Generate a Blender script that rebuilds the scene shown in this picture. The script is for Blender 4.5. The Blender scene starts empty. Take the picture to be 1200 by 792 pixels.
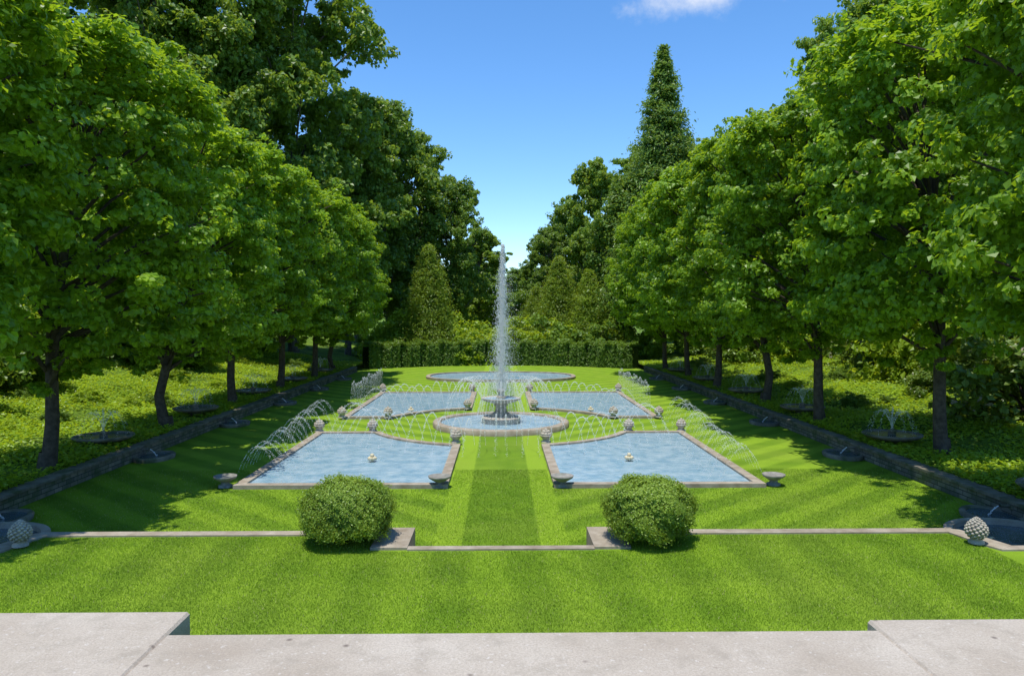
import bpy, math, numpy as np
from mathutils import Vector
rng=np.random.default_rng(7)
scene=bpy.context.scene
PI=math.pi
# ---------------------------------------------------------------- mesh helpers
def make_mesh(name, parts, mats):
    Vs=[];lt=[];lv=[];mi=[];sm=[];off=0
    for p in parts:
        V,F,m=p[0],p[1],p[2]; s=p[3] if len(p)>3 else False
        V=np.asarray(V,dtype=np.float32).reshape(-1,3); Vs.append(V)
        if isinstance(F,np.ndarray):
            k=F.shape[1]; lv.append((F+off).ravel().astype(np.int32)); lt.append(np.full(len(F),k,np.int32)); n=len(F)
        else:
            lv.append(np.concatenate([np.array(f)+off for f in F]).astype(np.int32)); lt.append(np.array([len(f) for f in F],np.int32)); n=len(F)
        mi.append(np.full(n,m,np.int32)); sm.append(np.full(n,s,bool)); off+=len(V)
    V=np.concatenate(Vs); lv=np.concatenate(lv); lt=np.concatenate(lt); mi=np.concatenate(mi); sm=np.concatenate(sm)
    me=bpy.data.meshes.new(name); me.vertices.add(len(V)); me.vertices.foreach_set('co',V.ravel())
    me.loops.add(len(lv)); me.loops.foreach_set('vertex_index',lv)
    me.polygons.add(len(lt)); st=np.concatenate([[0],np.cumsum(lt)[:-1]]).astype(np.int32)
    me.polygons.foreach_set('loop_start',st); me.polygons.foreach_set('loop_total',lt)
    for m in mats: me.materials.append(m)
    me.polygons.foreach_set('material_index',mi); me.polygons.foreach_set('use_smooth',sm)
    me.update(calc_edges=True); me.validate()
    return me
def obj(name,me,loc=(0,0,0),rz=0,sc=(1,1,1),parent=None):
    o=bpy.data.objects.new(name,me); scene.collection.objects.link(o)
    o.location=loc; o.rotation_euler=(0,0,rz); o.scale=sc if hasattr(sc,'__len__') else (sc,)*3
    if parent: o.parent=parent
    return o
def box(x0,x1,y0,y1,z0,z1,m=0):
    V=[(x,y,z) for z in(z0,z1) for y in(y0,y1) for x in(x0,x1)]
    F=np.array([(0,2,3,1),(4,5,7,6),(0,1,5,4),(2,6,7,3),(0,4,6,2),(1,3,7,5)])
    return (V,F,m)
def tube(pts,rad,n=8,m=0):
    pts=np.array(pts,float); rad=np.array(rad); k=len(pts)
    t=np.gradient(pts,axis=0); t/=np.linalg.norm(t,axis=1)[:,None]+1e-9
    ref=np.where(np.abs(t[:,2:3])>0.9,np.array([[1,0,0.]]),np.array([[0,0,1.]]))
    a=np.cross(t,ref); a/=np.linalg.norm(a,axis=1)[:,None]+1e-9; b=np.cross(t,a)
    th=np.arange(n)*2*PI/n
    V=pts[:,None]+rad[:,None,None]*(np.cos(th)[None,:,None]*a[:,None]+np.sin(th)[None,:,None]*b[:,None])
    i=np.arange(k-1)[:,None]*n; j=np.arange(n)[None]; j2=(j+1)%n
    F=np.stack([i+j,i+j2,i+n+j2,i+n+j],-1).reshape(-1,4)
    return (V.reshape(-1,3),F,m,True)
def lathe(prof,n=40,m=0,c=(0,0,0),smooth=True,wob=None):
    prof=np.array(prof,float); th=np.arange(n)*2*PI/n; r=np.maximum(prof[:,0],1e-3)
    rr=r[:,None]*np.ones((1,n))
    if wob is not None: rr=rr*(1+wob*np.cos(th*12)[None])
    V=np.stack([rr*np.cos(th),rr*np.sin(th),prof[:,1][:,None]*np.ones((1,n))],-1)+np.array(c)
    k=len(prof); i=np.arange(k-1)[:,None]*n; j=np.arange(n)[None]; j2=(j+1)%n
    F=np.stack([i+j,i+j2,i+n+j2,i+n+j],-1).reshape(-1,4)
    return (V.reshape(-1,3),F,m,smooth)
def unit(v): return v/(np.linalg.norm(v,axis=1)[:,None]+1e-9)
def leaves(C,N,L,wid=0.7,m=0,droop=0.3):
    n=len(C); N=unit(N); r=rng.normal(size=(n,3)); r[:,2]-=droop
    a=unit(r-(r*N).sum(1)[:,None]*N); b=np.cross(N,a); L=(np.ones(n)*L)[:,None]; w=L*wid*0.5
    fold=N*L*0.12
    V=np.stack([C-a*L*.5, C+b*w-a*L*.08+fold, C+a*L*.5, C-b*w-a*L*.08+fold],1)
    return (V.reshape(-1,3),np.arange(n*4).reshape(-1,4),m)
def sph(n):
    return unit(rng.normal(size=(n,3)))
def clump_leaves(cc,cr,per,L,m=0,flat=0.7,out=None,wid=0.7,up=0.5):
    n=len(cc)*per; idx=np.repeat(np.arange(len(cc)),per)
    d=sph(n); r=rng.random(n)**0.45
    P=cc[idx]+d*r[:,None]*cr[idx][:,None]*np.array([1,1,flat])
    N=d*0.7+rng.normal(size=(n,3))*0.45+np.array([0,0,up])
    if out is not None: N=N+out[idx]*0.6
    Ls=L*rng.uniform(0.65,1.25,n)
    return leaves(P,N,Ls,wid,m)
def drops(P,s,el=1.6,m=0):
    P=np.asarray(P); n=len(P); s=(np.ones(n)*s)
    o=np.array([[1,0,0],[0,1,0],[-1,0,0],[0,-1,0],[0,0,el],[0,0,-el]],float)
    V=P[:,None]+o[None]*s[:,None,None]
    f=np.array([(0,1,4),(1,2,4),(2,3,4),(3,0,4),(1,0,5),(2,1,5),(3,2,5),(0,3,5)])
    F=(np.arange(n)[:,None,None]*6+f[None]).reshape(-1,3)
    return (V.reshape(-1,3),F,m)
# ---------------------------------------------------------------- shader helpers
class NT:
    def __init__(s,name):
        s.mat=bpy.data.materials.new(name); s.mat.use_nodes=True; s.t=s.mat.node_tree; s.t.nodes.clear()
        s.out=s.n('ShaderNodeOutputMaterial')
    def n(s,ty,**k):
        nd=s.t.nodes.new(ty)
        for a,b in k.items(): setattr(nd,a,b)
        return nd
    def set(s,sock,v):
        if isinstance(v,bpy.types.NodeSocket): s.t.links.new(v,sock)
        else:
            if hasattr(v,'__len__') and len(v)==3 and sock.type=='RGBA': v=(*v,1)
            sock.default_value=v
    def m(s,op,a,b=0.0,c=None):
        nd=s.n('ShaderNodeMath',operation=op); s.set(nd.inputs[0],a); s.set(nd.inputs[1],b)
        if c is not None: s.set(nd.inputs[2],c)
        return nd.outputs[0]
    def mix(s,f,a,b,bt='MIX'):
        nd=s.n('ShaderNodeMix',data_type='RGBA',blend_type=bt); s.set(nd.inputs[0],f); s.set(nd.inputs[6],a); s.set(nd.inputs[7],b); return nd.outputs[2]
    def pos(s): return s.n('ShaderNodeNewGeometry').outputs['Position']
    def sep(s,v):
        nd=s.n('ShaderNodeSeparateXYZ'); s.set(nd.inputs[0],v); return nd.outputs
    def noise(s,scale,detail=3,vec=None,rough=0.55):
        nd=s.n('ShaderNodeTexNoise'); nd.inputs['Scale'].default_value=scale; nd.inputs['Detail'].default_value=detail; nd.inputs['Roughness'].default_value=rough
        s.set(nd.inputs['Vector'],vec if vec is not None else s.pos()); return nd.outputs['Fac']
    def rng(s,v,a,b,c=0.0,d=1.0,smooth=False):
        nd=s.n('ShaderNodeMapRange'); 
        if smooth: nd.interpolation_type='SMOOTHSTEP'
        for i,x in enumerate((v,a,b,c,d)): s.set(nd.inputs[i],x)
        return nd.outputs[0]
    def bump(s,h,st,dist=0.02):
        nd=s.n('ShaderNodeBump'); nd.inputs['Strength'].default_value=st; nd.inputs['Distance'].default_value=dist; s.set(nd.inputs['Height'],h); return nd.outputs[0]
    def prin(s,col,rough=0.8,spec=0.3,normal=None,**k):
        p=s.n('ShaderNodeBsdfPrincipled'); s.set(p.inputs['Base Color'],col); s.set(p.inputs['Roughness'],rough); s.set(p.inputs['Specular IOR Level'],spec)
        if normal is not None: s.set(p.inputs['Normal'],normal)
        for a,b in k.items(): s.set(p.inputs[a],b)
        return p.outputs[0]
    def done(s,sh): s.t.links.new(sh,s.out.inputs[0]); return s.mat
def leaf_mat(name,dark,light,trans=0.4,tcol=None,extra=None,nw=0.4,ns=0.5):
    t=NT(name); g=t.n('ShaderNodeNewGeometry'); r=g.outputs['Random Per Island']
    oi=t.n('ShaderNodeObjectInfo').outputs['Random']
    nz=t.rng(t.noise(ns,2),0.35,0.65)
    f=t.m('ADD',t.m('MULTIPLY',r,1-nw),t.m('MULTIPLY',nz,nw))
    col=t.mix(f,dark,light)
    col=t.mix(t.m('MULTIPLY',oi,0.3),col,[c*0.7 for c in dark])
    if extra is not None:
        col=t.mix(t.m('GREATER_THAN',t.m('MULTIPLY',r,t.rng(t.noise(0.9,1),0.4,0.6,0.75,1.0)),extra[1]),col,extra[0])
    p=t.prin(col,0.42,0.4)
    tr=t.n('ShaderNodeBsdfTranslucent')
    hs=t.mix(0.6,col,tcol if tcol else [light[0]*2.1,light[1]*1.7,light[2]*0.8]); t.set(tr.inputs[0],hs)
    mx=t.n('ShaderNodeMixShader'); mx.inputs[0].default_value=trans
    t.t.links.new(p,mx.inputs[1]); t.t.links.new(tr.outputs[0],mx.inputs[2])
    return t.done(mx.outputs[0])
def stone_mat(name,c1,c2,scale=3,rough=0.85,bump=0.4,moss=0.0,fine=40):
    t=NT(name); a=t.rng(t.noise(scale,6),0.3,0.7); b=t.noise(fine,3)
    col=t.mix(a,c1,c2); col=t.mix(t.rng(b,0.3,0.7,0,0.35),col,[c*0.5 for c in c1])
    if moss: col=t.mix(t.rng(t.noise(1.7,4),0.5,0.65,0,moss),col,(0.05,0.08,0.02))
    return t.done(t.prin(col,rough,0.25,t.bump(t.m('ADD',a,b),bump,0.01)))
def lawn_mat(name,upper,blade=False):
    t=NT(name); P=t.pos(); X,Y,Z=t.sep(P)
    ax=t.m('ABSOLUTE',X)
    wob=t.m('MULTIPLY',t.noise(0.35,2),1.6)
    if upper:
        s=t.m('SINE',t.m('ADD',t.m('MULTIPLY',t.m('ADD',X,t.m('MULTIPLY',Y,0.03)),4.1),wob))
        v=t.rng(s,-0.6,0.6,0,1,True)
        s2=t.m('SINE',t.m('ADD',t.m('MULTIPLY',Y,3.0),t.m('MULTIPLY',wob,.5)))
        v=t.m('ADD',t.m('ADD',t.m('MULTIPLY',v,0.38),t.m('MULTIPLY',t.rng(s2,-0.6,0.6),0.16)),0.3)
    else:
        s=t.m('SINE',t.m('ADD',t.m('MULTIPLY',t.m('SUBTRACT',t.m('MULTIPLY',Y,0.75),t.m('MULTIPLY',ax,0.66)),4.6),wob))
        v=t.rng(s,-0.6,0.6,0.25,0.85,True)
        c1=t.rng(ax,0.9,1.0,0,1,True); c2=t.rng(ax,1.58,1.68,0,1,True)
        v=t.m('ADD',t.m('MULTIPLY',c2,v),t.m('MULTIPLY',t.m('SUBTRACT',1.0,c2),1.1)); v=t.m('MULTIPLY',v,t.rng(c1,0,1,0.18,1.0))
    n1=t.noise(1.2,4); n2=t.noise(35,3,rough=0.8)
    v=t.m('ADD',t.m('MULTIPLY',v,0.8),t.m('MULTIPLY',t.rng(n1,0.3,0.7),0.35))
    col=t.mix(v,(0.088,0.185,0.010),(0.28,0.425,0.028))
    col=t.mix(t.rng(t.noise(0.25,3),0.45,0.75,0,0.4),col,(0.28,0.35,0.05))
    if blade:
        r=t.n('ShaderNodeNewGeometry').outputs['Random Per Island']
        col=t.mix(t.m('MULTIPLY',r,0.4),col,(0.29,0.45,0.04))
        col=t.mix(t.m('GREATER_THAN',r,0.965),col,(0.48,0.45,0.22))
        p=t.prin(col,0.6,0.2); tr=t.n('ShaderNodeBsdfTranslucent'); t.set(tr.inputs[0],col)
        mx=t.n('ShaderNodeMixShader'); mx.inputs[0].default_value=0.35
        t.t.links.new(p,mx.inputs[1]); t.t.links.new(tr.outputs[0],mx.inputs[2]); return t.done(mx.outputs[0])
    col=t.mix(t.rng(n2,0.35,0.65,0,0.45),col,(0.05,0.12,0.008))
    return t.done(t.prin(col,0.85,0.1,t.bump(n2,0.8,0.03)))
def water_mat(name,base,mott,sc=5,bump=0.35,rough=0.07,spec=.5):
    t=NT(name); a=t.noise(sc*0.35,6,rough=.65); col=t.mix(t.rng(a,0.38,0.64),base,mott)
    h=t.m('ADD',t.noise(sc,3),t.m('MULTIPLY',t.noise(sc*4,2),0.4))
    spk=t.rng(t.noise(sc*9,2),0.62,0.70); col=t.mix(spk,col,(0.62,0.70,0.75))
    return t.done(t.prin(col,rough,spec,t.bump(h,bump,0.06)))
M_lin=leaf_mat('linden_leaf',(0.065,0.155,0.010),(0.31,0.50,0.028),0.45,nw=.5,ns=.7)
M_dec=leaf_mat('forest_leaf',(0.075,0.155,0.022),(0.23,0.37,0.045),0.4)
M_dec2=leaf_mat('forest_leaf_light',(0.11,0.205,0.025),(0.31,0.46,0.055),0.4)
M_con=leaf_mat('conifer_leaf',(0.075,0.155,0.03),(0.22,0.36,0.06),0.35)
M_con2=leaf_mat('arborvitae_leaf',(0.10,0.19,0.018),(0.33,0.46,0.04),0.35)
M_box=leaf_mat('boxwood_leaf',(0.10,0.19,0.024),(0.33,0.46,0.06),0.3)
M_hedge=leaf_mat('hedge_leaf',(0.065,0.14,0.016),(0.20,0.33,0.035),0.3)
M_ivy=leaf_mat('ground_ivy',(0.11,0.21,0.012),(0.42,0.60,0.04),0.4,nw=.55,ns=.4)
M_shr=leaf_mat('shrub_leaf',(0.12,0.23,0.018),(0.40,0.55,0.04),0.45)
M_lau=leaf_mat('laurel_leaf',(0.07,0.14,0.022),(0.22,0.33,0.045),0.3,extra=((0.45,0.40,0.34),0.86))
M_bark=stone_mat('bark',(0.055,0.042,0.032),(0.14,0.115,0.09),6,0.95,1.0)
M_barkg=stone_mat('bark_grey',(0.10,0.09,0.075),(0.2,0.18,0.15),4,0.95,1.0)
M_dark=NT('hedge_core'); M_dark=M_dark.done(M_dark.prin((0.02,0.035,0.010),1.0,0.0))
M_stone=stone_mat('pool_coping_stone',(0.25,0.20,0.145),(0.46,0.40,0.32),2.5,0.85,0.4)
M_lime=stone_mat('limestone',(0.36,0.31,0.25),(0.55,0.51,0.43),6,0.8,0.3)
M_old=stone_mat('weathered_stone',(0.12,0.11,0.085),(0.32,0.28,0.22),2.2,0.9,0.6,0.7)
M_grey=stone_mat('grey_stone',(0.18,0.17,0.15),(0.38,0.36,0.32),5,0.8,0.4,0.2)
def wallmat():
    t=NT('stone_wall'); P=t.pos(); X,Y,Z=t.sep(P); cb=t.n('ShaderNodeCombineXYZ'); t.set(cb.inputs[0],t.m('ADD',Y,X)); t.set(cb.inputs[1],Z)
    br=t.n('ShaderNodeTexBrick'); t.set(br.inputs['Vector'],cb.outputs[0]); br.inputs['Scale'].default_value=1.0
    br.inputs['Brick Width'].default_value=0.42; br.inputs['Row Height'].default_value=0.14; br.inputs['Mortar Size'].default_value=0.012
    t.set(br.inputs['Color1'],(0.30,0.26,0.20)); t.set(br.inputs['Color2'],(0.14,0.13,0.11)); t.set(br.inputs['Mortar'],(0.05,0.045,0.04))
    col=t.mix(t.rng(t.noise(2,5),0.42,0.65,0,0.75),br.outputs['Color'],(0.06,0.09,0.026))
    return t.done(t.prin(col,0.9,0.2,t.bump(t.m('ADD',br.outputs['Fac'],t.noise(20,3)),0.6,0.02)))
M_wall=wallmat()
def terr():
    t=NT('terrace_stone'); a=t.noise(1.6,5); b=t.noise(90,4,rough=0.8); c=t.noise(7,5,rough=0.7)
    col=t.mix(t.rng(a,0.3,0.7),(0.39,0.325,0.255),(0.54,0.475,0.395))
    col=t.mix(t.rng(b,0.38,0.68,0,0.6),col,(0.23,0.19,0.155))
    col=t.mix(t.rng(c,0.50,0.68,0,0.5),col,(0.28,0.24,0.19))
    col=t.mix(t.rng(t.noise(30,3,rough=.7),0.60,0.70,0,0.5),col,(0.62,0.58,0.53))
    v=t.n('ShaderNodeTexVoronoi'); v.inputs['Scale'].default_value=5.5; t.set(v.inputs['Vector'],t.pos())
    col=t.mix(t.rng(v.outputs['Distance'],0.03,0.10,0.8,0),col,(0.12,0.09,0.075))
    return t.done(t.prin(col,0.8,0.25,t.bump(t.m('ADD',b,c),0.5,0.006)))
M_terr=terr()
M_pool=water_mat('pool_water',(0.20,0.35,0.45),(0.38,0.50,0.57),5,0.4,.14,.4)
M_dwat=water_mat('dark_water',(0.02,0.05,0.06),(0.05,0.10,0.13),6,0.3)
t=NT('water_droplets'); d1=t.n('ShaderNodeBsdfDiffuse'); d1.inputs[0].default_value=(0.95,0.95,0.95,1); d2=t.n('ShaderNodeBsdfTranslucent'); d2.inputs[0].default_value=(0.95,0.95,0.95,1)
mx=t.n('ShaderNodeMixShader'); mx.inputs[0].default_value=0.5; t.t.links.new(d1.outputs[0],mx.inputs[1]); t.t.links.new(d2.outputs[0],mx.inputs[2]); M_drop=t.done(mx.outputs[0])
t=NT('ground_soil'); cc_=t.mix(t.rng(t.noise(0.6,5),0.35,0.65),(0.07,0.13,0.016),(0.20,0.32,0.03)); cc_=t.mix(t.rng(t.noise(9,4),0.4,0.65,0,0.6),cc_,(0.05,0.07,0.015)); M_ground=t.done(t.prin(cc_,0.95,0.1,t.bump(t.noise(12,4),1.0,0.1)))
M_lawnL=lawn_mat('lawn_lower',False); M_lawnU=lawn_mat('lawn_upper',True)
M_blL=lawn_mat('grass_blades_lower',False,True); M_blU=lawn_mat('grass_blades_upper',True,True)
t=NT('pale_gilt_stone'); M_yel=t.done(t.prin((0.60,0.52,0.34),0.7,0.2))
# ---------------------------------------------------------------- ground / lawns
obj('ground',make_mesh('ground',[([(-2500,-2500,-.03),(2500,-2500,-.03),(2500,2500,-.03),(-2500,2500,-.03)],[(0,1,2,3)],0)],[M_ground]))
obj('lawn',make_mesh('lawn',[([(-13.75,15.4,0),(13.75,15.4,0),(13.75,84,0),(-13.75,84,0)],[(0,1,2,3)],0)],[M_lawnL]))
UZ=0.6; BX=10.25
up=[box(-BX,BX,3.6,15.25,-0.02,UZ,0),box(-BX,-2.65,15.25,16.4,-0.02,UZ,0),box(2.65,BX,15.25,16.4,-0.02,UZ,0),
    box(-60,-BX,3.6,15.2,-0.02,UZ,0),box(BX,60,3.6,15.2,-0.02,UZ,0)]
obj('upper_lawn',make_mesh('upper_lawn',up,[M_lawnU]))
cz=UZ+0.035
cop=[box(-BX+.01,-4.05,16.25,16.55,0.0,cz),box(4.05,BX-.01,16.25,16.55,0,cz),
     box(-4.05,-2.72,16.252,16.552,0,cz-.003),box(2.72,4.05,16.252,16.552,0,cz-.003),
     box(-2.72,-1.95,15.25,16.7,0,cz+.02),box(1.95,2.72,15.25,16.7,0,cz+.02),
     box(-1.95,1.95,15.2,15.42,0,cz),
     box(-60,-BX-.12,15.0,15.27,0,cz),box(BX+.12,60,15.0,15.27,0,cz),
     box(-1.95,1.95,15.42,15.8,0,0.45),box(-1.95,1.95,15.8,16.15,0,0.3),box(-1.95,1.95,16.15,16.5,0,0.15)]
for s in(-1,1):
    V=[(s*(BX-.15),16.55),(s*(BX+.12),16.4),(s*(BX+.5),15.27),(s*(BX+.12),15.0),(s*(BX-.02),15.3),(s*(BX-.25),16.25)]
    n=len(V); VV=[(a,b,0) for a,b in V]+[(a,b,cz+.004) for a,b in V]; F=[tuple(range(n,2*n))]+[(i,(i+1)%n,(i+1)%n+n,i+n) for i in range(n)]
    cop.append((VV,F,0))
obj('lawn_retaining_steps',make_mesh('steps',cop,[M_stone]))
def blades(x0,x1,y0,y1,z,n,h,w,mat,name,test=None):
    P=np.stack([rng.uniform(x0,x1,n),rng.uniform(y0,y1,n),np.full(n,z)],1)
    if test is not None: P=P[test(P)]
    n=len(P); a=rng.uniform(0,2*PI,n); d=np.stack([np.cos(a),np.sin(a),0*a],1)*w*.5
    tip=P+np.stack([rng.normal(0,.35,n)*h,rng.normal(0,.35,n)*h,h*rng.uniform(.5,1.2,n)],1)
    V=np.stack([P-d,P+d,tip],1).reshape(-1,3)
    obj(name,make_mesh(name,[(V,np.arange(n*3).reshape(-1,3),0)],[mat]))
blades(-10.2,10.2,10.5,16.2,UZ-.002,330000,0.037,0.011,M_blU,'upper_lawn_grass',lambda P:(P[:,1]<15.15)|(np.abs(P[:,0])>2.75))
def inpool(P):
    x=np.abs(P[:,0]);y=P[:,1]
    return ~((x>1.6)&(x<8.5)&(y>23.1)) & ~((x>10.2)&(y<18.4))
blades(-13.5,13.5,16.6,26,0,260000,0.04,0.014,M_blL,'lower_lawn_grass',inpool)
# terrace in the foreground
TZ=4.0
tp=[box(-1.57,1.80,-3,3.45,TZ-.14,TZ),box(-14,-1.57,-3,3.72,TZ-.14,TZ),box(1.80,14,-3,3.57,TZ-.14,TZ),
    box(-13.9,13.9,-2.9,3.36,0,TZ-.14)]
obj('stone_terrace',make_mesh('terrace',tp,[M_terr]))
bpy.data.objects['stone_terrace'].modifiers.new('b','BEVEL').width=0.012
# ---------------------------------------------------------------- banks
def bankz(x,y):
    a=np.abs(x)-13.9
    z=0.48+np.clip(a,0,3)*0.05+np.clip(a-3,0,9)*0.17+np.clip(a-12,0,60)*0.26
    return z+0.12*np.sin(x*0.9+y*0.35)*np.clip(a/4,0,1)+0.1*np.sin(y*0.8-x*.3)*np.clip(a/4,0,1)
bparts=[];iv=[]
for s in(-1,1):
    xs=s*np.concatenate([np.linspace(14.0,30,28),np.linspace(32,90,16)]); ys=np.linspace(15.2,130,90)
    X,Y=np.meshgrid(xs,ys); Z=bankz(X,Y); V=np.stack([X,Y,Z],-1).reshape(-1,3); nx=len(xs)
    i=(np.arange(len(ys)-1)[:,None]*nx+np.arange(nx-1)[None]).ravel()
    F=np.stack([i,i+1,i+nx+1,i+nx],1) 
    if s<0: F=F[:,::-1].copy()
    bparts.append((V,F,0,True))
    n=130000; x=s*(14.05+17*rng.random(n)**1.2); y=16+60*rng.random(n)**1.25
    keep=(np.sin(x*1.3+y*.5)+np.sin(y*1.1-x*.7)+rng.normal(0,.8,n))>-1.1; x=x[keep];y=y[keep];n=len(x)
    P=np.stack([x,y,bankz(x,y)+rng.random(n)**2*0.2+0.03],1)
    N=rng.normal(size=(n,3))*0.38+np.array([0,0,1.]); iv.append(leaves(P,N,0.14*rng.uniform(.6,1.3,n),0.85,0,0))
obj('hill_bank',make_mesh('bank',bparts,[M_ground]))
obj('ivy_groundcover',make_mesh('ivy',iv,[M_ivy]))
for s in(-1,1):
    w=[box(*sorted((s*13.7,s*14.05)),15.3,70.5,-.02,.42,0)]
    y=15.3
    while y<70.4:
        L=rng.uniform(1.2,1.9); y2=min(y+L,70.5)
        w.append(box(*sorted((s*(13.62+rng.uniform(0,.02)),s*14.15)),y+.006,y2-.006,.42,.50+rng.uniform(0,.012),1)); y=y2
    obj('stone_retaining_wall',make_mesh('wall',w,[M_wall,M_old]))
# ---------------------------------------------------------------- pools
CY=36.4;AR=6.4
def pool(sx,front,name):
    if front:
        ya=CY-math.sqrt(AR**2-4); xa=math.sqrt(AR**2-(CY-33.6)**2)
        pts=[(8.1,23.5),(2,23.5),(2,ya)]; a0=math.atan2(ya-CY,2);a1=math.atan2(33.6-CY,xa)
        for k in range(1,16):
            a=a0+(a1-a0)*k/16; pts.append((AR*math.cos(a),CY+AR*math.sin(a)))
        pts+=[(xa,33.6),(8.1,33.6)]
    else:
        ya=CY+math.sqrt(AR**2-4); xa=math.sqrt(AR**2-(39.0-CY)**2)
        pts=[(8.0,51.0),(2,51.0),(2,ya)]; a0=math.atan2(ya-CY,2);a1=math.atan2(39.0-CY,xa)
        for k in range(1,16):
            a=a0+(a1-a0)*k/16; pts.append((AR*math.cos(a),CY+AR*math.sin(a)))
        pts+=[(xa,39.0),(8.0,39.0)]
    p=np.array(pts); p[:,0]*=sx; return p
def area(p): x,y=p[:,0],p[:,1]; return 0.5*np.sum(x*np.roll(y,-1)-np.roll(x,-1)*y)
def pool_obj(p,w=0.32,z1=0.13,wz=0.06,wm=0):
    if area(p)<0: p=p[::-1]
    e=np.roll(p,-1,0)-p; e/=np.linalg.norm(e,axis=1)[:,None]; nrm=np.stack([e[:,1],-e[:,0]],1)
    n0=np.roll(nrm,1,0); mit=(n0+nrm); mit/=(1+np.sum(n0*nrm,1))[:,None]
    o=p+mit*w; n=len(p); r=np.arange(n); r2=(r+1)%n
    z=lambda q,h: np.column_stack([q,np.full(n,h)])
    V=np.concatenate([z(p,wz-.05),z(p,z1),z(o,z1),z(o,-.02)])
    F=np.concatenate([np.stack([r2+k*n,r+k*n,r+(k+1)*n,r2+(k+1)*n],1) for k in range(3)])
    return make_mesh('pool',[(V,F,0),(z(p,wz),[tuple(range(n))],1)],[M_stone,M_pool if wm==0 else M_dwat])
for s in(-1,1):
    for f in(True,False): obj('rectangular_pool',pool_obj(pool(s,f,'')))
th=np.linspace(0,2*PI,64,endpoint=False)
obj('oval_pool',pool_obj(np.stack([6.1*np.sign(np.cos(th))*np.abs(np.cos(th))**.8,64+4.2*np.sign(np.sin(th))*np.abs(np.sin(th))**.8],1),.35,.2,.1))
for s in(-1,1):
    th2=np.linspace(0,2*PI,40,endpoint=False)
    obj('corner_basin',pool_obj(np.stack([s*12.2+1.35*np.cos(th2),17.1+1.3*np.sin(th2)],1),0.2,0.3,0.18,1))
# ---------------------------------------------------------------- central fountain
fp=[lathe([(3.35,-.02),(3.35,.22),(3.3,.27),(3.0,.27),(2.97,.24),(2.97,.05)],72,0),
    lathe([(2.98,.16),(1.5,.16),(0.01,.16)],72,1),
    lathe([(.95,.1),(.95,.34),(1.0,.4),(.9,.46),(.55,.5),(.42,.62),(.30,.7),(.26,.95),(.34,1.02),(.30,1.08),(.5,1.14),(.8,1.22),(.95,1.32),(.97,1.38),(.92,1.38),(.86,1.32),(.3,1.27),(.2,1.28)],48,2),
    lathe([(.86,1.34),(.01,1.34)],40,1),
    lathe([(.2,1.28),(.24,1.42),(.14,1.5),(.12,1.62),(.2,1.68),(.14,1.8),(.03,1.84)],24,2)]
obj('central_fountain',make_mesh('fountain',fp,[M_stone,M_pool,M_lime]),(0,CY,0))
def arc(p0,p1,apex,n,jit,s):
    u=rng.random(n); p0=np.array(p0);p1=np.array(p1)
    P=p0+(p1-p0)*u[:,None]; P[:,2]+=4*apex*u*(1-u); P+=rng.normal(size=(n,3))*jit*(0.3+u[:,None])
    return P
n=11500; u=rng.random(n)**1.05; h=1.7+u*7.2
cl=np.sin(h*9+rng.normal(0,.5,n))*.5+np.sin(h*23)*.5
wd=(0.05+0.40*(1-u)**.8)*np.abs(rng.normal(0,.62,n))+.015
a=rng.uniform(0,2*PI,n); P=np.stack([np.cos(a)*wd+.04*cl*(1-u)+.10*u,CY+np.sin(a)*wd,h],1)
jets=[drops(P,rng.uniform(.005,.013,n),4.0)]
n=3800; u=rng.random(n)**.8; P=np.stack([rng.normal(0,.035,n)+.10*u,CY+rng.normal(0,.035,n),1.7+u*7.2],1); jets.append(drops(P,rng.uniform(.008,.017,n),4))
n=2600;P=np.stack([rng.normal(.25,.33,n),CY+rng.normal(0,.4,n),1.5+rng.random(n)**1.6*6],1); jets.append(drops(P,rng.uniform(.005,.010,n),2.5))
n=2200;a=rng.uniform(0,2*PI,n);r=rng.random(n)**.5*1.0;P=np.stack([r*np.cos(a),CY+r*np.sin(a),0.2+rng.random(n)**1.5*1.4*(1.1-r)],1); jets.append(drops(P,rng.uniform(.006,.013,n),1.5))
for k in range(36):
    a=k*2*PI/36; p0=(2.9*math.cos(a),CY+2.9*math.sin(a),.2); p1=(.9*math.cos(a),CY+.9*math.sin(a),1.2)
    jets.append(drops(arc(p0,p1,1.6,240,.018,0),rng.uniform(.006,.011,240),1.8))
for k in range(36):
    a=k*2*PI/36; p0=(.95*math.cos(a),CY+.95*math.sin(a),1.36);p1=(1.25*math.cos(a),CY+1.25*math.sin(a),.2)
    jets.append(drops(arc(p0,p1,.12,60,.02,0),rng.uniform(.006,.010,60),2))
obj('fountain_jet',make_mesh('jet',jets,[M_drop]))
sp=[]
def fan(p,dirs,rng_,apex,n=220,s=.012):
    for d in dirs:
        L=rng_*rng.uniform(.9,1.08); p1=(p[0]+d[0]*L,p[1]+d[1]*L,.1)
        sp.append(drops(arc(p,p1,apex*rng.uniform(.9,1.1),n,.018,0),rng.uniform(.5,1.1,n)*s,1.8))
baskets=[]
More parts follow.
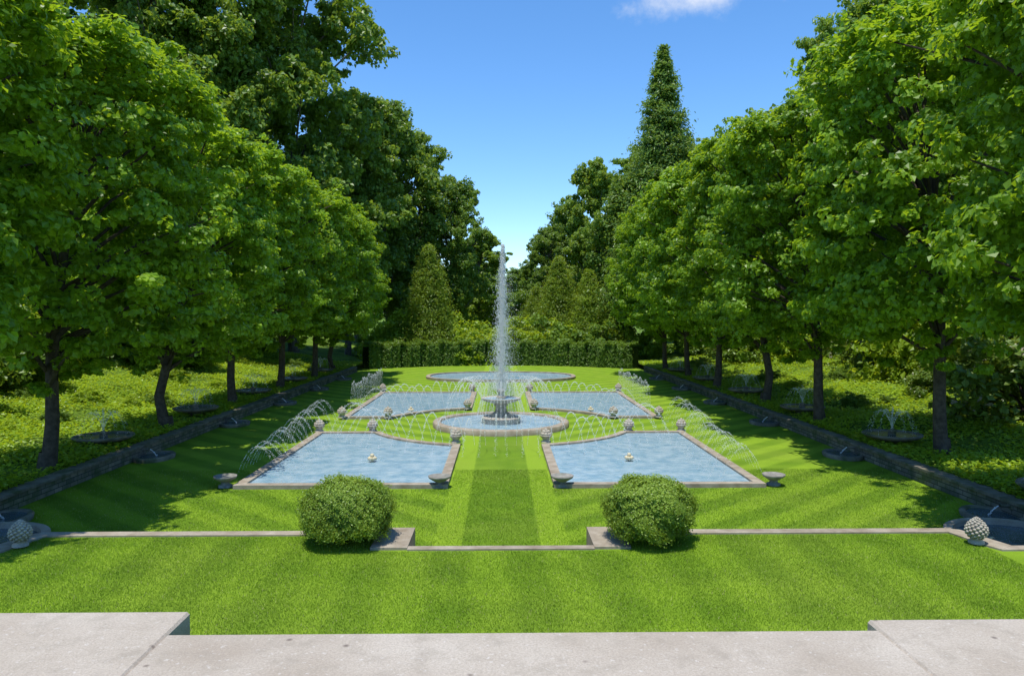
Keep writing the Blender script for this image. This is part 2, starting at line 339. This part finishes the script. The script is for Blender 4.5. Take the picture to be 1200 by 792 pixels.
for s in(-1,1):
    baskets+=[(s*8.35,34.0),(s*5.9,33.95),(s*1.9,31.0),(s*8.3,38.6),(s*5.9,38.6),(s*1.9,42.1),(s*8.2,51.4),(s*2.0,51.4)]
    for i in range(24):
        y=25.0+i*.38; fan((s*8.9,y,.12),[(-s*.75,-.65)],2.6,1.0+0.6*(i/23),230,.0066)
    for i in range(24):
        y=40+i*.45; fan((s*8.15,y,.12),[(s*.12,1)],3.2,1.5,150,.0085)
    for i in range(16):
        a=math.radians(207+i*4.1); c=(AR*math.cos(a),AR*math.sin(a))
        for yy in(1,-1):
            p0=(-s*c[0]*1.0,CY+yy*c[1]*1.0,.15); fan(p0,[(-s*c[0]/AR*.9,yy*c[1]/AR*.9)],2.4,1.35,330,.0088)
obj('pool_water_sprays',make_mesh('sprays',sp,[M_drop]))
# fruit baskets
def ico(c,r,m=0,sub=8):
    pr=[(math.sin(q)*r,-math.cos(q)*r) for q in np.linspace(0.01,PI-.01,sub)]
    return lathe(pr,10,m,c)
def basket_mesh():
    p=[lathe([(.24,0),(.24,.06),(.16,.1),(.17,.16),(.27,.3),(.30,.36),(.24,.37),(.05,.37)],20,0,wob=.03)]
    for lvl,(R,z,nn) in enumerate([(.19,.42,8),(.12,.53,6),(0,.62,1)]):
        for k in range(nn):
            a=k*2*PI/nn+lvl; p.append(ico((R*math.cos(a),R*math.sin(a),z),.095*rng.uniform(.85,1.1)))
    return make_mesh('fruit_basket',p,[M_lime])
bm_=basket_mesh()
for x,y in baskets: obj('stone_fruit_basket',bm_,(x,y,.1),rng.uniform(0,6),0.85)
um=make_mesh('low_urn',[lathe([(.24,0),(.24,.07),(.14,.11),(.13,.17),(.26,.25),(.38,.33),(.40,.40),(.36,.40),(.30,.35),(.01,.33)],28,0,wob=.02)],[M_grey])
for s in(-1,1):
    for x,y in((8.75,23.7),(1.95,23.6)): obj('stone_urn',um,(s*x*1.0,y-.25,.02),0,.9)
def flower_mesh():
    p=[lathe([(.05,-.05),(.05,.12),(.1,.16),(.05,.2)],10,0)]
    for k in range(7):
        a=k*2*PI/7; p.append(ico((.12*math.cos(a),.12*math.sin(a),.14),.075)); 
    p.append(ico((0,0,.26),.085)); return make_mesh('bouquet',p,[M_yel])
fm=flower_mesh()
for x,y in((-4.75,27.2),(4.75,27.2),(-5.0,41),(5.0,41)):
    e=obj('stone_flower_spout',fm,(x,y,.06),0,.9)
    n=200; a=rng.uniform(0,2*PI,n); r=rng.random(n)*.5; P=np.stack([r*np.cos(a),r*np.sin(a),.04+rng.random(n)*(.5-r)],1)
    obj('bubbler',make_mesh('bub',[drops(P,.007,1.4)],[M_drop]),parent=e)
def cone_mesh():
    p=[lathe([(.17,0),(.17,.05),(.12,.09),(.14,.12)],20,0)]
    pr=lambda t: .215*math.sin(PI*min(1,(t*.93+.07))**.8)**.75
    p.append(lathe([(pr(t)*.9,.1+t*.5) for t in np.linspace(0,1,14)],20,0))
    n=110
    for k in range(n):
        t=(k+.5)/n; a=k*2.39996; r=pr(t); z=.1+t*.5
        p.append((lambda L:(L[0]*np.array([1,1,.8])+np.array((r*math.cos(a),r*math.sin(a),z)),L[1],0,True))(ico((0,0,0),.036*(.6+.6*math.sin(PI*t)),0,5)))
    return make_mesh('pinecone',p,[M_lime])
cm=cone_mesh()
obj('pinecone_finial',cm,(-10.1,15.55,cz),0,0.92); obj('pinecone_finial',cm,(10.12,15.45,cz),0,0.92)
dm=make_mesh('dish',[lathe([(.55,-.3),(.55,.05),(.35,.1),(.28,.22),(.5,.3),(.95,.42),(1.08,.52),(1.06,.56),(.98,.56),(.9,.5),(.3,.44),(.15,.46),(.13,.62),(.2,.66),(.05,.72)],40,0),lathe([(.95,.52),(.01,.52)],30,1)],[M_old,M_dwat])
pbm=make_mesh('wall_basin',[lathe([(.9,-.05),(.95,.12),(.9,.16),(.78,.16),(.74,.1)],36,0),lathe([(.78,.11),(.01,.11)],30,1)],[M_old,M_dwat])
for s in(-1,1):
    for y in(19.5,28.2,36.7,45.2,53.7,62):
        x=s*15.1; z=.4; e=obj('dish_fountain',dm,(x,y,z-.05),0,1)
        pts=[]
        for k in range(12):
            a=k*2*PI/12; pts.append(drops(arc((0,0,.75),(.9*math.cos(a),.9*math.sin(a),.5),.8,90,.02,0),rng.uniform(.005,.009,90),1.8))
        pts.append(drops(np.stack([rng.normal(0,.03,120),rng.normal(0,.03,120),.7+rng.random(120)*.9],1),.007,2))
        obj('spray',make_mesh('spray',pts,[M_drop]),parent=e)
        e=obj('wall_spout_basin',pbm,(s*13.2,y,0),0,(.75,1,1))
        sx=[tube([(s*.52/.75,0,.36),(s*.2/.75,0,.36)],[.05,.04],8),(lambda q:(q[0],q[1],0,True))(ico((s*.56/.75,0,.34),.14))]
        obj('mask_spout',make_mesh('mask',sx,[M_old]),parent=e)
        obj('stream',make_mesh('stream',[drops(arc((s*.2,0,.36),(-s*.15,0,.1),.03,90,.012,0),.012,1.8)],[M_drop]),parent=e)
# ---------------------------------------------------------------- trees
def linden(seed):
    global rng; rng=np.random.default_rng(seed)
    parts=[]; OX=1.0; RR=3.4
    bx=rng.normal(0,.10,6); tr=[(bx[i]*(i>0)+OX*(max(0,z-3)/9),bx[5-i]*(i>0)*.7,z) for i,z in enumerate([-.5,1.5,3.5,6,9,12])]
    parts.append(tube(tr,[.26,.21,.18,.15,.10,.04],10,0)); parts.append(tube([(0,0,-.3),(0,0,.1),(0,0,.6)],[.42,.30,.22],10,0))
    cc=[];cr=[];out=[]
    ph=rng.uniform(0,6,6)
    for k in range(600):
        t=rng.random()**0.9; z=4.0+t*9.1; a=rng.uniform(0,2*PI)
        if t<.14: R=2.0+(RR-2.0)*(t/.14)**.5
        elif t<.90: R=RR*(1+.05*math.sin(t*9+ph[5]))
        else: R=RR*math.sqrt(max(0,1-((t-.90)/.14)**2.4))
        ca,sa=math.cos(a),math.sin(a); q=(abs(ca)**6+abs(sa)**6)**(-1/6); q=min(q,1.17)
        R*=q*(1+.07*math.sin(3*a+ph[0]+z*.5)+.09*math.sin(5*a+ph[1]-z*1.5)+.08*math.sin(z*2.6+ph[4]+a*2)); R*=0.95
        rr=1-abs(rng.normal(0,.13)) if rng.random()<.84 else rng.uniform(.2,.9)
        if rng.random()<.09: rr=rng.uniform(1.04,1.18)
        R=R*rr; cc.append((R*ca+OX*min(1,max(0,z-2)/3.5),R*sa,z+.3*math.sin(2*a+ph[2]))); cr.append(rng.uniform(.25,.70)); out.append((ca*.8,sa*.8,.1+(t>.8)*1.0))
    for k in range(130):
        px,py=rng.uniform(-RR*.97,RR*.97,2); z=13.0-.7*max(abs(px),abs(py))**3/RR**3+rng.normal(0,.28)+.35*math.sin(px*1.3+py+ph[3]); cc.append((px+OX,py,z)); cr.append(rng.uniform(.35,.7)); out.append((0,0,1))
    for k in range(18):
        a=rng.uniform(0,2*PI); R=rng.uniform(.3,1.9); cc.append((R*math.cos(a)+.3,R*math.sin(a),rng.uniform(3.0,4.4)-.25*R)); cr.append(rng.uniform(.25,.5)); out.append((0,0,.5))
    cc=np.array(cc);cr=np.array(cr);out=np.array(out)
    n0=len(cc); ex=cc[rng.integers(0,n0,300)]+rng.normal(0,.45,(300,3)); parts.append(clump_leaves(ex,np.full(300,.3),18,.20,1,.8,None,.8,.5))
    parts.append(clump_leaves(cc,cr,80,.205,1,.5,out,.85,.5))
    for k in range(46):
        i=rng.integers(len(cc)); z0=max(2.6,cc[i][2]*.75-.5); c=cc[i]
        b=np.array([OX*(max(0,z0-3)/9),0,z0]); m=(b+c)/2+np.array([0,0,.3]); parts.append(tube([b,m,c],[.08,.05,.02],5,0))
    return make_mesh('linden%d'%seed,parts,[M_bark,M_lin])
def decid(seed,H,R,mat,nl=66000,L=.38,base=.2,bark=None):
    global rng; rng=np.random.default_rng(seed); parts=[]
    lean=rng.normal(0,.5,2)
    tp=[(lean[0]*t,lean[1]*t,H*t) for t in(0,.2,.45,.7,.92)]; tp[0]=(0,0,-1)
    parts.append(tube(tp,np.array([.018,.014,.010,.005,.0015])*H,9,0))
    cc=[];cr=[]
    nlobe=52
    for k in range(nlobe):
        t=base+(1-base)*((k+.5)/nlobe)*.95; s=(t-base)/(1-base)
        env=R*(math.sin(PI*(s*.80+.16)))**.6; a=k*2.4+rng.normal(0,.6); d=env*rng.uniform(.15,.9)
        c=np.array([lean[0]*t+d*math.cos(a),lean[1]*t+d*math.sin(a),H*t]); lr=R*rng.uniform(.17,.36)*(1-.35*s)
        b=np.array([lean[0]*t*.7,lean[1]*t*.7,H*max(.15,t-.16)]); parts.append(tube([b,(b+c)/2+np.array([0,0,-.2]),c],[.004*H,.003*H,.001*H],5,0))
        out=np.array([math.cos(a),math.sin(a),.5])
        for q in range(24):
            dd=sph(1)[0]; f=rng.uniform(.3,1.25); cc.append(c+dd*lr*np.array([1.1,1.1,.75])*f+out*lr*.3*rng.random()); cr.append(rng.uniform(.055,.14)*R)
    cc=np.array(cc);cr=np.array(cr)
    parts.append(clump_leaves(cc,cr,nl//len(cc),L,1,.6,None,.75,.55))
    return make_mesh('decid%d'%seed,parts,[bark or M_barkg,mat])
def conifer(seed,H,R,mat,nb=420,per=95,L=.34,base=.04,droop=.12,pw=.85,rough=.25,spv=.5):
    global rng; rng=np.random.default_rng(seed); parts=[tube([(0,0,-.5),(0,0,H*.5),(0,0,H*.98)],[.018*H,.011*H,.02],8,0)]
    P=[];N=[]
    for k in range(nb):
        t=1-math.sqrt(rng.random()) if k%3 else rng.random(); z=H*(base+(1-base)*t); r=R*((1-t)**pw)*rng.uniform(1-rough,1.08)+.15; a=rng.uniform(0,2*PI)
        u=rng.random(per)**.6; sp_=.06*r+.16
        x=u*r; p=np.stack([x*math.cos(a),x*math.sin(a),z+u*r*.25-droop*r*u*u*2],1)+rng.normal(size=(per,3))*np.array([1,1,spv])*sp_*(.5+u[:,None])
        P.append(p); N.append(np.array([math.cos(a)*.4,math.sin(a)*.4,.7])+rng.normal(size=(per,3))*.45)
    P=np.concatenate(P);N=np.concatenate(N); parts.append(leaves(P,N,L*rng.uniform(.6,1.2,len(P)),.42,1,.6))
    return make_mesh('con%d'%seed,parts,[M_bark,mat])
def shrub(seed,mat,n=9000,L=.17,nc=130):
    global rng; rng=np.random.default_rng(seed)
    d=sph(nc); d[:,2]=np.abs(d[:,2]); cc=d*rng.uniform(.55,1.05,nc)[:,None]*np.array([1.6,1.6,2.0])*(1+.2*np.sin(d[:,0]*4+seed)+.15*np.sin(d[:,1]*6))[:,None]; cr=rng.uniform(.18,.45,nc)
    st=[tube([(0,0,-.3),(q[0]*.3,q[1]*.3,q[2]*.5),tuple(q)],[.05,.03,.01],5,0) for q in cc[:12]]
    return make_mesh('shrub%d'%seed,st+[clump_leaves(cc,cr,n//nc,L,1,.8)],[M_bark,mat])
lind=[linden(11),linden(12),linden(13),linden(14)]
r2=np.random.default_rng(5)
k=0
for s in(-1,1):
    for i,y in enumerate((16.2,24.0 if s<0 else 26.0,32.6 if s<0 else 33.8,41.2,49.6,58,65.5)):
        sc=[.98,1.03,1.0,1.0,1.02,1.0,.95][i]
        xx=s*(14.7 if i!=0 else 15.1)+(0.9 if (s>0 and i==1) else 0)+r2.normal(0,.12)
        zz=sc*(1.05 if s>0 else 1)*r2.uniform(.94,1.05)
        o_=obj('linden_tree',lind[k%4],(xx,y,.45),(0 if s<0 else PI)+r2.normal(0,.06),(sc*.99,sc*1.02*(1 if r2.random()<.5 else -1),zz)); k+=1
        o_.rotation_euler[1]=r2.normal(0,.010)
D=[decid(21,26,7.5,M_dec),decid(22,28,6.5,M_dec2),decid(23,24,8,M_dec),decid(24,22,6,M_dec2)]
DH=[26,28,24,22]
Cn=conifer(31,37,8.8,M_con,1300,80,.50,.08,.03,.92,.40,.45); Ca=conifer(32,13,3.6,M_con2,800,70,.26,.0,-.05,.75,.2)
S=[shrub(41,M_shr),shrub(42,M_dec),shrub(43,M_lau)]
rng=np.random.default_rng(99)
def W(px,py,d): return ((px-587)/867*d, 5.5+(368-py)/867*d)
def gz(x,y): return float(bankz(x,y)) if abs(x)>14 and y<130 else 0.0
def put(name,me,h0,px,py,d,wf=1.0):
    x,z=W(px,py,d); g=gz(x,d); sc=(z-g)/h0
    obj(name,me,(x,d,g-.2),r2.uniform(0,6.28),(sc*wf,sc*wf,sc))
for di,px,py,d,wf in [(0,-60,-190,46,.9),(1,60,-110,56,.9),(2,190,-60,64,.85),(0,270,-40,70,.8),(0,345,-45,78,.85),(3,408,105,86,.75),(2,455,118,92,.8),(1,494,150,99,.75),(2,528,205,98,.7),
      (3,560,268,112,1.0),(3,592,322,150,1.0),(0,640,262,104,.85),(2,668,235,112,.8),(3,700,185,98,.7),(2,735,200,88,.8),(1,815,160,100,.8),(3,855,165,88,.85),(0,900,145,80,.75),(1,975,20,70,.62),(2,1020,-5,60,.8),(1,1090,-50,56,.8),(0,1180,-110,50,.85),(3,1260,-60,44,1),
      (0,420,150,110,1),(1,760,170,125,1),(2,620,310,140,1.2),(0,540,300,135,1.2),(3,140,60,50,.8),(3,1080,90,46,.8)]:
    put('forest_tree' if di in(0,2) else 'tulip_tree',D[di],DH[di],px,py,d,wf)
put('dawn_redwood_tree',Cn,37,776,56,84,1)
for px,py,d,wf in[(503,287,83,.95),(655,300,86,1.0),(690,315,84,1.0),(470,330,90,1),(720,330,88,1),(628,335,95,1)]: put('arborvitae_tree',Ca,13,px,py,d,wf)
for i in range(30):
    x=-15+i*1.05; y=81.5+r2.uniform(0,7); sc=r2.uniform(1.3,2.6); obj('garden_shrub',S[0 if r2.random()<.75 else 1],(x,y,-.1),r2.uniform(0,6),(sc,sc,sc*r2.uniform(.85,1.25)))
for s in(-1,1):
    for i in range(62):
        y=24+56*r2.random(); x=s*r2.uniform(24 if s<0 else 22,38); sc=r2.uniform(.8,2.4); mt=S[2] if (s>0 and r2.random()<.5) else S[r2.integers(0,2)]
        obj('laurel_shrub' if mt is S[2] else 'woodland_shrub',mt,(x,y,gz(x,y)-.1),r2.uniform(0,6),(sc,sc,sc*r2.uniform(.7,1.2)))
    for i in range(14):
        y=26+44*r2.random(); x=s*r2.uniform(17.5,23); sc=r2.uniform(.18,.4); obj('slope_plant',S[r2.integers(0,2)],(x,y,gz(x,y)-.05),r2.uniform(0,6),(sc*1.3,sc*1.3,sc))
    for i in range(12):
        y=24+i*5.4; x=s*r2.uniform(30,44); m=r2.integers(0,4); sc=r2.uniform(.6,.85); obj('woodland_tree',D[m],(x,y,gz(x,y)-.2),r2.uniform(0,6),sc)
for i in range(34):
    x=-150+i*9; y=165+r2.uniform(-10,25)+abs(x)*-.1; sc=r2.uniform(.45,.68)*(1+min(abs(x),90)/90*.7); obj('distant_tree',D[i%4],(x,y,0),r2.uniform(0,6),(sc*1.5,sc*1.5,sc))
# ---------------------------------------------------------------- hedge
hp=[];th=np.linspace(-1,1,41); hx=13.6*th; hy=80-5.5*np.abs(th)**2.2
Hh=2.3
pts=np.stack([hx,hy],1); tn=np.gradient(pts,axis=0); tn/=np.linalg.norm(tn,axis=1)[:,None]; nn=np.stack([-tn[:,1],tn[:,0]],1)
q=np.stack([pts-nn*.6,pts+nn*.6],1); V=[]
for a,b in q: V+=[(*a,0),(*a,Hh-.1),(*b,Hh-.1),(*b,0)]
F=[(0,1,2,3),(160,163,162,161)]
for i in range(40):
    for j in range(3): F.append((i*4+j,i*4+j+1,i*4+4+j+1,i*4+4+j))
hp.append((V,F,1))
n=80000; tt=rng.random(n)*40; i=tt.astype(int); f=(tt-i)[:,None]; c=pts[i]*(1-f)+pts[i+1]*f; nr=nn[i]
lum=.14*np.sin(tt*1.9)+.10*np.sin(tt*4.3+1)+.06*np.sin(tt*9)
top=rng.random(n)<.4; off=np.where(top,rng.uniform(-.85,.7,n),-.72+rng.normal(0,.09,n)+lum*.9); z=np.where(top,Hh+np.abs(rng.normal(0,.13,n))+lum-.25*np.clip(-off-.4,0,1),rng.random(n)*(Hh+lum))
P=np.column_stack([c+nr*off[:,None],z]); N=np.where(top[:,None],np.array([[0,0,1.]]),np.column_stack([-nr,np.full(n,.8)]))+rng.normal(size=(n,3))*.55
hp.append(leaves(P,N,.17*rng.uniform(.6,1.2,n),.7,0)); obj('clipped_hedge',make_mesh('hedge',hp,[M_hedge,M_dark]))
# ---------------------------------------------------------------- boxwoods
def boxw(seed):
    global rng; rng=np.random.default_rng(seed)
    n=56000; d=sph(n); d[:,2]=np.where(d[:,2]<-.6,-d[:,2],d[:,2]); f=rng.uniform(0,6,3)
    lump=1+.06*np.sin(d[:,0]*7+d[:,2]*5+f[0])+.06*np.sin(d[:,1]*8-d[:,2]*6+f[1])+.05*np.sin(d[:,0]*17+d[:,1]*13+f[2])*np.sin(d[:,2]*15)
    r=lump*(1-np.abs(rng.normal(0,.08,n))); q=(np.abs(d)**2.3).sum(1)**(-1/2.3)
    P=d*(r*q)[:,None]*np.array([.90,.90,.66])+np.array([0,0,.64])
    N=d+rng.normal(size=(n,3))*.5
    sp=rng.random(n)<.25; P[sp]+=d[sp]*rng.uniform(0,.12,sp.sum())[:,None]; P[:,2]=np.maximum(P[:,2],.02)
    pr=[(math.sin(q)*.72,.62-math.cos(q)*.5) for q in np.linspace(0.01,PI-.01,14)]
    return make_mesh('boxwood',[leaves(P,N,.05*rng.uniform(.6,1.3,n),.6,0,-.5),lathe(pr,24,1),tube([(0,0,-.05),(0,0,.4)],[.08,.06],6,1)],[M_box,M_dark])
obj('boxwood_shrub',boxw(1),(-3.32,15.85,UZ),0,(1.03,1,1)); obj('boxwood_shrub',boxw(2),(3.20,15.85,UZ),1,(1.0,1,1.0))
# ---------------------------------------------------------------- world, sun, camera
S_=Vector((-.10,-.20,.95)).normalized()
w=bpy.data.worlds.new('World'); scene.world=w; w.use_nodes=True; nt=w.node_tree; nt.nodes.clear()
o=nt.nodes.new('ShaderNodeOutputWorld'); bg=nt.nodes.new('ShaderNodeBackground'); sk=nt.nodes.new('ShaderNodeTexSky'); sk.sky_type='NISHITA'; sk.sun_disc=False
sk.sun_elevation=math.asin(S_.z); sk.sun_rotation=math.atan2(S_.x,S_.y); sk.air_density=0.85; sk.dust_density=0.1; sk.ozone_density=3.5; sk.altitude=100
hs=nt.nodes.new('ShaderNodeHueSaturation'); hs.inputs['Saturation'].default_value=1.2; hs.inputs['Value'].default_value=1.6
nt.links.new(sk.outputs[0],hs.inputs['Color'])
tc=nt.nodes.new('ShaderNodeTexCoord'); 
def wm(op,a,b=0):
    n=nt.nodes.new('ShaderNodeMath'); n.operation=op
    for i,v in enumerate((a,b)):
        if isinstance(v,bpy.types.NodeSocket): nt.links.new(v,n.inputs[i])
        else: n.inputs[i].default_value=v
    return n.outputs[0]
cd=Vector(((815-587)/867,1,(368-(-4))/867)).normalized()
vs=nt.nodes.new('ShaderNodeVectorMath'); vs.operation='SUBTRACT'; nt.links.new(tc.outputs['Generated'],vs.inputs[0]); vs.inputs[1].default_value=cd
vm=nt.nodes.new('ShaderNodeVectorMath'); vm.operation='MULTIPLY'; nt.links.new(vs.outputs[0],vm.inputs[0]); vm.inputs[1].default_value=(1,1,2.6)
vl=nt.nodes.new('ShaderNodeVectorMath'); vl.operation='LENGTH'; nt.links.new(vm.outputs[0],vl.inputs[0])
nz=nt.nodes.new('ShaderNodeTexNoise'); nz.inputs['Scale'].default_value=16; nz.inputs['Detail'].default_value=8; nz.inputs['Roughness'].default_value=.62; nt.links.new(tc.outputs['Generated'],nz.inputs['Vector'])
d=wm('ADD',vl.outputs['Value'],wm('MULTIPLY',wm('SUBTRACT',nz.outputs['Fac'],.5),.2))
mr=nt.nodes.new('ShaderNodeMapRange'); mr.interpolation_type='SMOOTHSTEP'; nt.links.new(d,mr.inputs[0]); mr.inputs[1].default_value=.095; mr.inputs[2].default_value=-.01; mr.inputs[3].default_value=0; mr.inputs[4].default_value=.9
mxr=nt.nodes.new('ShaderNodeMix'); mxr.data_type='RGBA'; nt.links.new(mr.outputs[0],mxr.inputs[0]); nt.links.new(hs.outputs[0],mxr.inputs[6]); mxr.inputs[7].default_value=(6.5,6.7,7,1)
nt.links.new(mxr.outputs[2],bg.inputs[0]); bg.inputs[1].default_value=0.15; nt.links.new(bg.outputs[0],o.inputs[0])
sl=bpy.data.lights.new('sun','SUN'); sl.energy=5.0; sl.angle=math.radians(.5); sl.color=(1,.96,.86); so=bpy.data.objects.new('sun',sl); scene.collection.objects.link(so)
so.rotation_euler=S_.to_track_quat('Z','Y').to_euler()
cam=bpy.data.cameras.new('camera'); co=bpy.data.objects.new('camera',cam); scene.collection.objects.link(co); scene.camera=co
cam.sensor_width=36; cam.lens=26; cam.clip_end=6000; cam.clip_start=.05
co.location=(0,0,5.5); co.rotation_euler=(math.radians(90-1.85),0,-math.radians(.86))
scene.view_settings.view_transform='Standard'; scene.view_settings.look='None'; scene.view_settings.exposure=0
